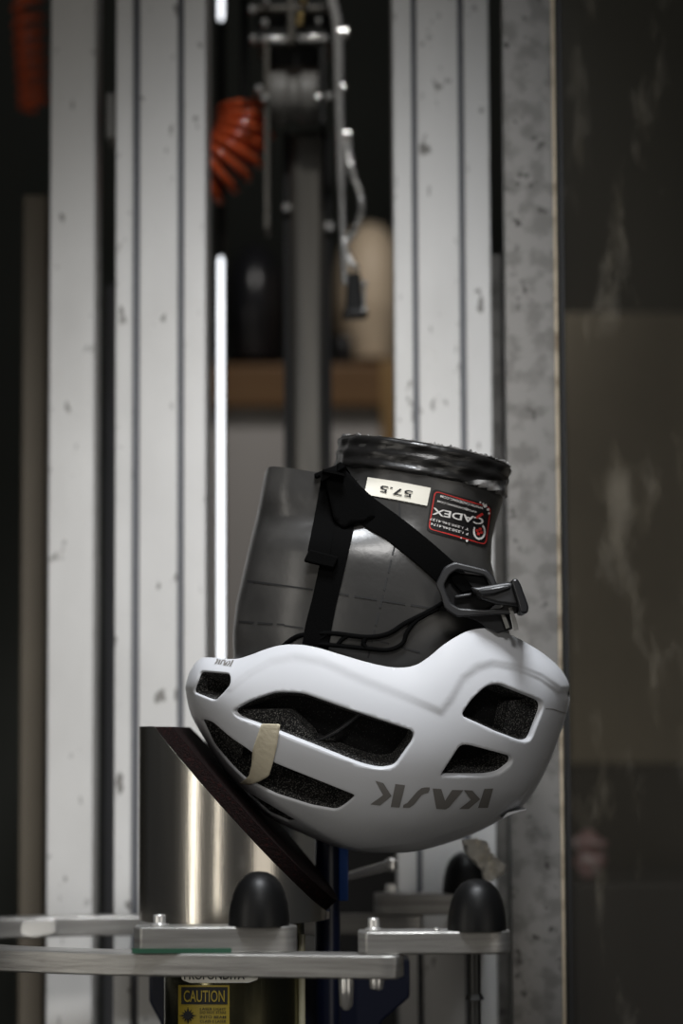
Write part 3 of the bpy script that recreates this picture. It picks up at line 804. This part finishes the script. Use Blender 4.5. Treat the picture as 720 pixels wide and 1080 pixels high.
# lettering on the side, upside down
def pxz(x0, y0, sc, pts): return [(x0 + x / sc, y0 + y / sc) for x, y in pts]
LOGO = [[(55, 42), (98, 55), (143, 125), (80, 176), (28, 170), (97, 120)],
        [(163, 60), (216, 66), (186, 187), (138, 184)],
        [(349, 78), (349, 92), (340, 108), (322, 112), (305, 120), (262, 172), (240, 188), (204, 188), (208, 172), (228, 162), (283, 98), (305, 82), (325, 78)],
        [(365, 84), (412, 87), (432, 150), (470, 92), (531, 93), (455, 185), (436, 197), (385, 195)],
        [(534, 92), (580, 95), (622, 142), (560, 195), (508, 195), (572, 145)],
        [(645, 86), (693, 84), (664, 189), (610, 189)]]
lb = NB()
for pl in LOGO: decal(lb, pxz(385, 815, 5.143, pl), SB, .0004, 3)
obj('lettering', lb, M_logo, helm, label='dark grey KASK lettering, upside down', smooth=False)
lb = NB()
SM = [[(165, 180), (190, 188), (182, 215), (160, 245), (135, 245), (160, 212)], [(200, 190), (220, 195), (195, 250), (175, 248)], [(268, 192), (262, 205), (240, 212), (222, 250), (200, 252), (230, 200)],
      [(262, 205), (282, 200), (270, 235), (318, 205), (285, 258), (262, 262), (245, 262)], [(322, 205), (340, 205), (334, 240), (300, 270), (286, 268), (318, 235)], [(360, 198), (382, 198), (345, 275), (322, 275)]]
for pl in SM: decal(lb, pxz(215, 680, 12, pl), SB, .0004, 2)
obj('lettering', lb, M_logo, helm, label='small grey KASK lettering at the front edge', smooth=False)
s, t = inv([(318, 789), (334, 785), (350, 776), (364, 766), (380, 752)])
obj('inner_cord', add_tube(NB(), smooth_path([Vector(p) for p in hsurf(s, t, -.013, False)[0]], 6), .0016, 10), M_plastic, helm, label='black cord inside the large vent')
# masking tape strip bridging two vents
tp = [(276, 763), (296, 763.5), (292, 788), (288, 805), (284, 818), (274, 823.5), (264, 827), (253, 826), (263, 818), (266, 806), (267, 790)]
v2, f2 = tri_poly(round_poly(tp, 2, 2), 3.)
s, t = inv(v2); pt, _n = hsurf(s, t, .0010, False)
tb = NB(); vv = [tb.verts.new(p) for p in pt]
for f in f2: tb.faces.new([vv[i] for i in f])
tape = obj('tape_strip', tb, M_masking, helm, label='cream masking tape strip stuck over a vent rib')
so = tape.modifiers.new('solid', 'SOLIDIFY'); so.thickness = .0004; so.offset = 1
# seam lines on the shell
sm = NB()
pl = [(575, 747), (583, 747.5), (590, 750), (597, 752)]
for a, b in zip(pl, pl[1:]): decal(sm, [(a[0], a[1]), (b[0], b[1]), (b[0], b[1] + 1.0), (a[0], a[1] + 1.0)], SB, .0003, 3)
obj('seam', sm, M_logo, helm, smooth=False)
# little spoiler lip under the rear
lipb = NB()
for sgn in (1,):
    add_prism_pts(lipb, [P(535, 857, YC - .03), P(555, 853, YC - .03), P(555, 854, YC - .03), P(541, 858.5, YC - .03), P(530, 863, YC - .03)], Vector((0, .06, 0)))
obj('rear_lip', lipb, M_white, helm, bevel=.001)
# dark badge on the rear edge
bb = NB(); add_prism_pts(bb, [P(590.5, 711, YC - .012), P(595.5, 716, YC - .012), P(600.5, 731, YC - .012), P(600, 735.5, YC - .012), P(595, 728, YC - .012)], Vector((0, .024, 0)))
obj('rear_badge', bb, M_greyplastic, helm, bevel=.001)

# ------------------------------------------------------------------ straps and cradle (parts of the helmet)
def surf_Y(px, py, default=1.93):
    h = HB.ray_cast(CAM, ray(px, py))[0]
    return h.y if h else default
def ribbon(pts, widths, lift, thick, name, m, Ys=None, label=None, ends=None, n=6, parent=None):
    c = smooth_path([(x, y, 0) for x, y in pts], n); N = len(c)
    wv = np.interp(np.linspace(0, 1, N), np.linspace(0, 1, len(widths)), widths)
    Y = []
    L_, R__ = [], []
    for i in range(N):
        d = (c[min(i + 1, N - 1)] - c[max(i - 1, 0)]).normalized(); nn = Vector((-d.y, d.x, 0)) * wv[i] / 2
        L_.append(c[i] + nn); R__.append(c[i] - nn)
        Y.append(min(surf_Y(c[i].x, c[i].y), surf_Y(L_[-1].x, L_[-1].y), surf_Y(R__[-1].x, R__[-1].y)) - lift)
    if Ys: Y = list(np.interp(np.linspace(0, 1, N), np.linspace(0, 1, len(Ys)), Ys))
    Y = np.array(Y)
    for _ in range(4): Y[1:-1] = np.minimum(Y[1:-1], (Y[:-2] + Y[2:]) / 2 + .0002)
    bm = NB(); rr = []
    for i in range(N):
        a, b, mid = P(L_[i].x, L_[i].y, Y[i]), P(R__[i].x, R__[i].y, Y[i]), P(c[i].x, c[i].y, Y[i] - .0006)
        k = Vector((0, thick, 0))
        rr.append([bm.verts.new(p) for p in (a, mid, b, b + k, a + k)])
    for a, b in zip(rr, rr[1:]):
        for k in range(5): bm.faces.new((a[k], a[(k + 1) % 5], b[(k + 1) % 5], b[k]))
    bm.faces.new(rr[0][::-1]); bm.faces.new(rr[-1])
    return obj(name, bm, m, parent or helm, label=label, autosm=50)
ribbon([(330, 700), (335, 665), (342, 633), (350, 598), (357, 560), (360, 530), (356, 508), (348, 494)], [28, 28, 26, 27, 30, 32, 32, 26], .0015, .0018, 'front_strap', M_strap)
ribbon([(352, 510), (372, 528), (389, 540), (416, 558), (446, 582), (472, 605), (486, 618)], [30, 34, 30, 27, 27, 27, 26], .0022, .0018, 'rear_strap', M_strap)
jb = NB()
jp = round_poly([(341, 497), (357, 489), (372, 503), (388, 522), (396, 546), (386, 549), (377, 551), (369, 554), (362, 558), (352, 548), (346, 520)], 3, 3)
v2, f2 = tri_poly(jp, 5); yj = 1.925
pj = [P(x, y, min(surf_Y(x, y), 1.937) - .0032) for x, y in v2]; vv = [jb.verts.new(p) for p in pj]
for f in f2: jb.faces.new([vv[i] for i in f])
jo = obj('strap_junction', jb, M_strap, helm); so = jo.modifiers.new('solid', 'SOLIDIFY'); so.thickness = .002; so.offset = 0
ribbon([(352, 497), (347, 520), (342, 548), (336, 583)], [24, 22, 22, 24], .0052, .0016, 'strap_tail', M_strap, label='folded strap tail')
ky = surf_Y(338, 588) - .010
kp = obj('strap_keeper', add_prism(NB(), [(326, 579), (357, 587), (352, 599.5), (320, 592)], ky, .008), M_strap, helm, bevel=.0012)
# strap passing over the flat of the chin to the other side
ob = NB()
add_prism_pts(ob, [P(331, 499.5, 1.938), P(356, 489.5, 1.938), P(357, 495, 1.938), P(332, 504, 1.938)], Vector((0, .12, 0)))
obj('chin_strap', ob, M_strap, helm, bevel=.001)
# cradle cords hugging the headform
def cord(pts, r, lift=.002, name='cradle_cord', parent=None):
    c = smooth_path([(x, y, 0) for x, y in pts], 6)
    Y = np.array([surf_Y(p.x, p.y) - lift for p in c])
    for _ in range(3): Y[1:-1] = np.minimum(Y[1:-1], (Y[:-2] + Y[2:]) / 2)
    return [P(p.x, p.y, y) for p, y in zip(c, Y)], r
cb_ = NB()
for pts, r in (([(298, 682), (308, 674), (320, 669.5), (349, 668), (386, 672), (409, 668.5), (427, 657.5), (450, 646), (470, 634)], 2.6),
               ([(318, 684), (330, 679.5), (356, 681), (386, 684), (409, 685.5), (424, 679), (429, 667), (440, 654), (462, 642)], 2.4),
               ([(331, 680), (338, 674), (346, 668)], 2.0), ([(356, 680), (361, 674), (369, 669.5)], 2.2), ([(386, 684), (383, 678), (386, 672)], 2.6)):
    p, r = cord(pts, r); add_tube(cb_, p, r * mm(1.93), 10)
obj('cradle_web', cb_, M_strap, helm, label='black rubbery cradle web')
# rear adjuster: faceted frame, lever and dial
ax = lambda pts: [(300 + x / 2.667, 580 + y / 2.667) for x, y in pts]
Ya = 1.918
cradle = None
def frame(outer, inner, Y, dep, name, m, parent, bev=.0015):
    bm = NB(); n = len(outer)
    A = [[bm.verts.new(P(x, y, yy)) for x, y in o] for o, yy in ((outer, Y), (inner, Y), (inner, Y + dep), (outer, Y + dep))]
    for a, b in zip(A, A[1:] + A[:1]):
        for k in range(n): bm.faces.new((a[k], a[(k + 1) % n], b[(k + 1) % n], b[k]))
    return obj(name, bm, m, parent, bevel=bev, segs=3)
fo = round_poly(ax([(424, 98), (448, 48), (478, 33), (572, 56), (592, 82), (604, 120), (660, 158), (655, 180), (570, 184), (484, 190), (450, 166), (438, 124)]), 4, 3)
fi = round_poly(ax([(448, 100), (464, 70), (486, 56), (560, 72), (576, 90), (586, 118), (620, 150), (610, 164), (565, 168), (492, 164), (468, 150), (456, 122)]), 3, 3)
fr = frame(fo, fi, Ya - .012, .012, 'adjuster_frame', M_greyplastic, helm)
obj('adjuster_back', add_prism(NB(), ax([(440, 100), (470, 60), (565, 72), (600, 150), (560, 178), (480, 178), (450, 140)]), Ya, .022), M_plastic, helm, bevel=.002)
obj('adjuster_bar', add_prism(NB(), ax([(462, 55), (498, 66), (535, 112), (500, 122), (470, 90)]), Ya - .006, .006), M_strap, helm, bevel=.001)
obj('adjuster_bar', add_prism(NB(), ax([(478, 128), (530, 120), (528, 130), (480, 138)]), Ya - .008, .006), M_greyplastic, helm, bevel=.001)
lv = NB()
add_prism(lv, ax([(522, 104), (545, 104), (628, 90), (646, 92), (668, 158), (598, 152), (550, 138), (540, 122)]), Ya - .020, .016)
obj('adjuster_lever', lv, M_greyplastic, helm, bevel=.003, segs=3)
obj('lever_ridge', add_prism(NB(), ax([(540, 112), (632, 97), (638, 108), (590, 126), (552, 130)]), Ya - .0225, .004), M_plastic, helm, bevel=.0015)
obj('dial', add_prism(NB(), round_poly(ax([(636, 84), (654, 79), (664, 96), (688, 162), (682, 180), (664, 178), (654, 140)]), 3, 3), Ya - .026, .040), M_plastic, helm, bevel=.0015)
obj('cradle_arm', add_prism(NB(), ax([(480, 178), (560, 176), (632, 174), (642, 222), (600, 235), (570, 220), (540, 200)]), Ya - .004, .01), M_plastic, helm, bevel=.001)
ribbon(ax([(612, 178), (620, 198), (628, 220)]), [3.2, 4.2, 4.2], .002, .001, 'strap_edge', M_pulley, Ys=[Ya - .008] * 3, label='light grey strap edge')
ribbon(ax([(634, 162), (645, 195), (652, 226)]), [3.6, 4.6, 5], .002, .001, 'strap_edge', M_pulley, Ys=[Ya - .012] * 3, label='light grey strap edge')

# ================================================================== ANVIL
AX = P(247, 900, YC); RA = 99.5 * mm(YC)
zc = P(247, 850, YC).z; zflat = P(160, 766, YC - .05).z; zbot = P(247, 976, YC - RA).z
anv = thing('slanted_anvil', (AX.x, YC, zbot), 'polished steel cylinder with a slanted dark red impact pad under the helmet', 'anvil')
SL, TY = -1.10, .075
def plane_z(x, y, lift=0): return zc + SL * (x - AX.x) + TY * (y - YC) + lift
bm = NB(); seg = 128
b_ = [bm.verts.new((AX.x + RA * math.cos(a), YC + RA * math.sin(a), zbot)) for a in (2 * PI * k / seg for k in range(seg))]
t_ = [bm.verts.new((v.co.x, v.co.y, plane_z(v.co.x, v.co.y))) for v in b_]
for k in range(seg): bm.faces.new((b_[k], b_[(k + 1) % seg], t_[(k + 1) % seg], t_[k]))
bm.faces.new(b_[::-1]); bm.faces.new(t_)
def cut_flat(bm, z):
    g = bm.verts[:] + bm.edges[:] + bm.faces[:]
    bmesh.ops.bisect_plane(bm, geom=g, plane_co=(0, 0, z), plane_no=(0, 0, 1), clear_outer=True)
    bmesh.ops.holes_fill(bm, edges=[e for e in bm.edges if e.is_boundary], sides=0)
cut_flat(bm, zflat)
obj('cylinder', bm, M_steel, anv, bevel=.0006, autosm=30)
bm = NB(); PT = .0105; nrm = Vector((-SL, -TY, 1)).normalized(); rp = RA - .0015
lo = [Vector((AX.x + rp * math.cos(a), YC + rp * math.sin(a), 0)) for a in (2 * PI * k / seg for k in range(seg))]
for p in lo: p.z = plane_z(p.x, p.y, .0003)
add_prism_pts(bm, lo, nrm * PT); cut_flat(bm, zflat - .0005)
obj('impact_pad', bm, M_pad, anv, label='dark red abrasive pad', bevel=.0012, autosm=30)

# pedestal below
zpt = P(247, 1000, YC).z
ped = thing('pedestal_tube', (AX.x, YC, 0), 'olive metal pedestal tube with a yellow caution label under the ring', 'pedestal')
RP = 73 * mm(YC)
bm = add_lathe(NB(), (AX.x, YC, 0), [(RP + .03, 0), (RP + .03, .02), (RP, .022), (RP, zbot - .004), (RP - .002, zbot - .0005)], 64)
PB = bvh_of(bm)
obj('tube', bm, M_brass, ped, autosm=30)
obj('clear_rod', add_tube(NB(), [Vector((P(318, 1100, YC - .02).x, YC - .02, .018)), P(318, 985, YC - .02)], .0028, 12), mat('pale_clear_rod', (.34, .32, .22), .1), ped)
pl_ = obj('sign', decal(NB(), round_poly([(192, 1006), (272, 1006), (272, 1033), (262, 1036.5), (200, 1036.5), (192, 1033)], 2, 2), PB, .0006, 4), M_paper, ped, label='white sign reading PROFONDITA')
rot_text(None, pl_, 'sign_text', [("PROFONDITA'", (227, 1028.5), 0, 9, 64, .02)], M_ink, PB, .001)
cl_ = obj('caution_label', decal(NB(), [(188.5, 1039), (242, 1039), (242, 1110), (188.5, 1110)], PB, .0006, 4), M_yellow, ped, label='dull yellow caution label')
obj('header', decal(NB(), [(192, 1041), (240, 1041), (240, 1059), (192, 1059)], PB, .0009, 4), M_ink, cl_, smooth=False)
rot_text(None, cl_, 'header_text', [('CAUTION', (216, 1050.5), 0, 12.5, 42, .01)], M_yellow, PB, .0013)
cbm = NB()
for k in range(12):
    a = k * PI / 6; rr_ = 7.5 if k % 3 else 9.5
    decal(cbm, [(199 + 2 * math.cos(a + 1.2), 1071 + 2 * math.sin(a + 1.2)), (199 + rr_ * math.cos(a), 1071 + rr_ * math.sin(a)), (199 + 2 * math.cos(a - 1.2), 1071 + 2 * math.sin(a - 1.2))], PB, .001 + k * 1e-5, 9)
decal(cbm, [(199 + 4 * math.cos(a), 1071 + 4 * math.sin(a)) for a in np.linspace(0, 2 * PI, 13)[:-1]], PB, .0013, 9)
for i, (ln, yy) in enumerate((('LASER LIGHT', 1064), ('DO NOT STARE', 1067.6), ('INTO BEAM', 1072.5), ('CLASS 2 LASER', 1077))):
    decal_text(cbm, ln, (225, yy), 0, 2.6, PB, .001, 27, .01)
obj('print', cbm, M_ink, cl_, smooth=False)
# navy block round the tube
nb = thing('navy_clamp', (P(300, 1080, 2.08).x, 2.1, 0), 'dark navy clamp block with chamfered corners below the ring', 'clamp')
obj('block', add_prism(NB(), [(157, 1012), (432, 1012), (432, 1052), (404, 1076), (380, 1120), (190, 1120), (157, 1056)], 2.085, .05), M_navy, nb, bevel=.002)
obj('stem', add_tube(NB(), [Vector((P(345, 1080, 2.05).x, 2.05, 0)), P(345, 880, 2.05)], 13 * mm(2.1), 24), M_navy, nb)
obj('blue_stripe', add_prism(NB(), [(357, 893), (367, 893), (367, 950), (357, 950)], 2.045, .012), M_blue, nb, bevel=.001, label='bright blue edge')
obj('foot', add_box(NB(), P(200, 1080, 2.1).x, P(400, 1080, 2.1).x, 2.087, 2.133, 0, P(300, 1118, 2.1).z), M_navy, nb)

# ================================================================== RING CARRIAGE
zr1 = P(415, 1008, 1.81).z; zr0 = P(415, 1033, 1.81).z
CL = smooth_path([Vector((P(x, 990, y).x, y, 0)) for x, y in ((401, 1.825), (300, 1.838), (200, 1.850), (100, 1.868), (0, 1.905), (-62, 1.96), (-92, 2.04), (-80, 2.13), (-20, 2.195), (60, 2.222), (150, 2.23), (300, 2.23), (428, 2.226))], 8)
car = thing('ring_carriage', (P(203, 990, 2.0).x, 2.02, zr0), 'flat aluminium ring with bolted arms and black rubber bumpers round the anvil', 'ring')
HWD = .015; Lp, Rp = [], []
for i, p in enumerate(CL):
    d = (CL[min(i + 1, len(CL) - 1)] - CL[max(i - 1, 0)]).normalized(); n = Vector((-d.y, d.x, 0))
    Lp.append(p + n * HWD); Rp.append(p - n * HWD)
d0 = (CL[0] - CL[1]).normalized(); d1 = (CL[-1] - CL[-2]).normalized()
def endcap(p, d, a):
    n = Vector((-d.y, d.x, 0)); o = []
    for sx, sy in ((0, 1), (.55, 1), (.9, .88), (1, .6), (1, -.6), (.9, -.88), (.55, -1), (0, -1)): o.append(p + d * HWD * sx + n * HWD * sy * a)
    return o
plan = Rp[1:-1] + endcap(CL[-1], d1, -1) + Lp[1:-1][::-1] + endcap(CL[0], d0, -1)
for p in plan: p.z = zr0
obj('ring', add_prism_pts(NB(), plan, Vector((0, 0, zr1 - zr0))), M_plate, car, bevel=.0012, autosm=30)
nt_ = NB(); yn = 2.198
add_prism(nt_, round_poly([(22, 972), (58, 968), (60, 985), (34, 989.5), (20, 987)], 3, 2), yn, .012)
obj('machined_notch', nt_, M_bolt, car, bevel=.001, label='bright machined notch')
def bolt_z(px, py, Y, r, h, parent):
    c = P(px, py, Y); r *= mm(Y); h *= mm(Y)
    bm = add_lathe(NB(), c, [(r * 1.5, 0), (r * 1.5, h * .18), (r, h * .2), (r, h), (r * .85, h * 1.05), (r * .5, h * 1.05), (r * .45, h * .75)], 24)
    return obj('bolt', bm, M_bolt, parent, bevel=.0004)
def arm(p0, p1, wid, zt_, zb_, label=None):
    """bar with rounded ends between two ground points"""
    a, b = Vector(p0), Vector(p1); d = (b - a).normalized(); n = Vector((-d.y, d.x)); pts = []
    for k in range(13): an = -PI / 2 + PI * k / 12; pts.append(b + d * math.cos(an) * wid * .5 + n * math.sin(an) * wid * .5)
    q = wid * .18
    pts += [a + n * wid * .5 + d * 0 , a - d * q + n * (wid * .5 - q), a - d * q - n * (wid * .5 - q), a - n * wid * .5]
    return obj('arm', add_prism_pts(NB(), [Vector((p.x, p.y, zb_)) for p in pts], Vector((0, 0, zt_ - zb_))), M_plate, car, bevel=.0012, label=label)
def bumper(px, pbase, ptop, Y, hw, parent):
    c = P(px, pbase, Y); h = (pbase - ptop) * mm(Y); r = hw * mm(Y)
    prof = [(r, 0), (r * 1.0, h * .06), (r * .98, h * .2), (r * .93, h * .4), (r * .84, h * .6), (r * .70, h * .78), (r * .5, h * .91), (r * .26, h * .98), (.0, h)]
    return obj('rubber_bumper', add_lathe(NB(), c, prof, 40), M_bumper, parent)
# front arm lying on the ring
Y1 = 1.852
a1 = arm((P(150, 990, Y1).x, Y1), (P(291, 990, Y1).x, Y1), .030, zr1 + 27 * mm(Y1), zr1, None)
ROOT[a1] = ROOT[car]
obj('green_strip', add_box(NB(), P(139, 990, 1.837).x, P(244, 990, 1.837).x, 1.8360, 1.8385, zr1 + .0002, zr1 + .0036), M_green, a1, label='green tape along the lower edge')
zz = zr1 + 27 * mm(Y1)
def at_z(px, Y, z):
    return Vector((P(px, 985, Y).x, Y, z))
def bumper_w(px, Y, z, h, hw, parent):
    c = at_z(px, Y, z); r = hw * mm(Y); h *= mm(Y)
    prof = [(r, 0), (r, h * .06), (r * .985, h * .2), (r * .94, h * .4), (r * .85, h * .6), (r * .71, h * .78), (r * .51, h * .91), (r * .27, h * .98), (.0, h)]
    return obj('rubber_bumper', add_lathe(NB(), c, prof, 40), M_bumper, parent)
def bolt_w(px, Y, z, r, h, parent):
    c = at_z(px, Y, z); r *= mm(Y); h *= mm(Y)
    return obj('bolt', add_lathe(NB(), c, [(r * 1.5, 0), (r * 1.5, h * .18), (r, h * .2), (r, h), (r * .85, h * 1.05), (r * .5, h * 1.05), (r * .45, h * .75)], 24), M_bolt, parent, bevel=.0004)
bolt_w(168, Y1, zz, 6.5, 11, a1)
bumper_w(273, Y1, zz, 56, 32, a1)
# right arm
Y2 = 1.832
zb2 = zr1 + .0002; zt2 = zb2 + 23.5 * mm(Y2 - .015)
a2 = arm((P(386, 990, Y2).x, Y2), (P(514, 990, Y2).x, Y2), .032, zt2, zb2); ROOT[a2] = ROOT[car]
bolt_w(394, Y2, zt2, 6.0, 12, a2); bolt_w(460, Y2 - .006, zt2, 2.2, 3, a2)
bumper_w(503, Y2, zt2, 53, 31, a2)
# rear right arm
Y3 = 2.226
zb3 = zr1 + .0002; zt3 = zb3 + 22 * mm(Y3 - .015)
a3 = arm((P(401, 960, Y3).x, Y3), (P(480, 960, Y3).x, Y3), .030, zt3, zb3); ROOT[a3] = ROOT[car]
bolt_w(413, Y3, zt3, 6.5, 9, a3)
bumper_w(491, Y3, zt3, 43, 24, a3)
# studs hanging below the ring and the black rod
for px, pz in ((365, 1066), (397, 1046)):
    c = Vector((P(px, 1040, 1.825).x, 1.825, zr0)); h = (pz - 1033) * mm(1.825)
    obj('stud', add_lathe(NB(), c, [(.002, -h), (.0045, -h * .85), (.0052, -h * .3), (.0052, 0)], 16), M_bolt, car)
xr = P(500.5, 1040, Y2).x
rod = obj('rod', add_tube(NB(), [Vector((xr, Y2, 0)), Vector((xr, Y2, zb2))], 6.3 * mm(Y2), 18), M_dark, car, label='black vertical rod')
ROOT[rod] = ROOT[car]
obj('nut', add_lathe(NB(), Vector((xr, Y2, P(500, 1054, Y2).z)), [(10 * mm(Y2), 0), (7 * mm(Y2), .004)], 6), M_dark, rod)
# crumpled paper on the rear bumper
bm = NB(); c = P(512, 908, 2.085)
def crumple(bm, poly, Y, amp, dep):
    v, f = tri_poly(poly, 4.5); vv = []
    for x, y in v: vv.append(bm.verts.new(P(x, y, Y + random.uniform(-amp, amp) + dep * (x - 505) / 20)))
    for t_ in f: bm.faces.new([vv[i] for i in t_])
crumple(bm, [(487, 886), (503, 884), (514, 889), (517, 897), (513, 906), (508, 918), (500, 910), (490, 899)], 2.12, .005, .01)
crumple(bm, [(508, 905), (518, 899), (533, 912), (531, 922), (511, 934), (508, 922)], 2.122, .004, .006)
cp = obj('crumpled_tape', bm, M_white_paper, label='crumpled white tape scrap on top of the rear black bumper', cat='tape scrap', autosm=15)
so = cp.modifiers.new('solid', 'SOLIDIFY'); so.thickness = .0006
# metal lever glimpsed behind the ring
lv = thing('metal_lever', P(395, 950, 2.16), 'small bright metal lever glimpsed under the helmet behind the ring', 'lever')
obj('bar', add_tube(NB(), [P(360, 926, 2.12), P(412, 912, 2.12)], [4 * mm(2.15), 5.5 * mm(2.15)], 14), M_bolt, lv)
obj('knob', add_lathe(NB(), P(412, 912, 2.12), [(.002, -.006), (.006, -.003), (.006, .003), (.002, .006)], 16), M_bolt, lv)
obj('arm', add_tube(NB(), [P(361, 926, 2.12), P(361, 926, 2.06)], .004, 12), M_bolt, lv)
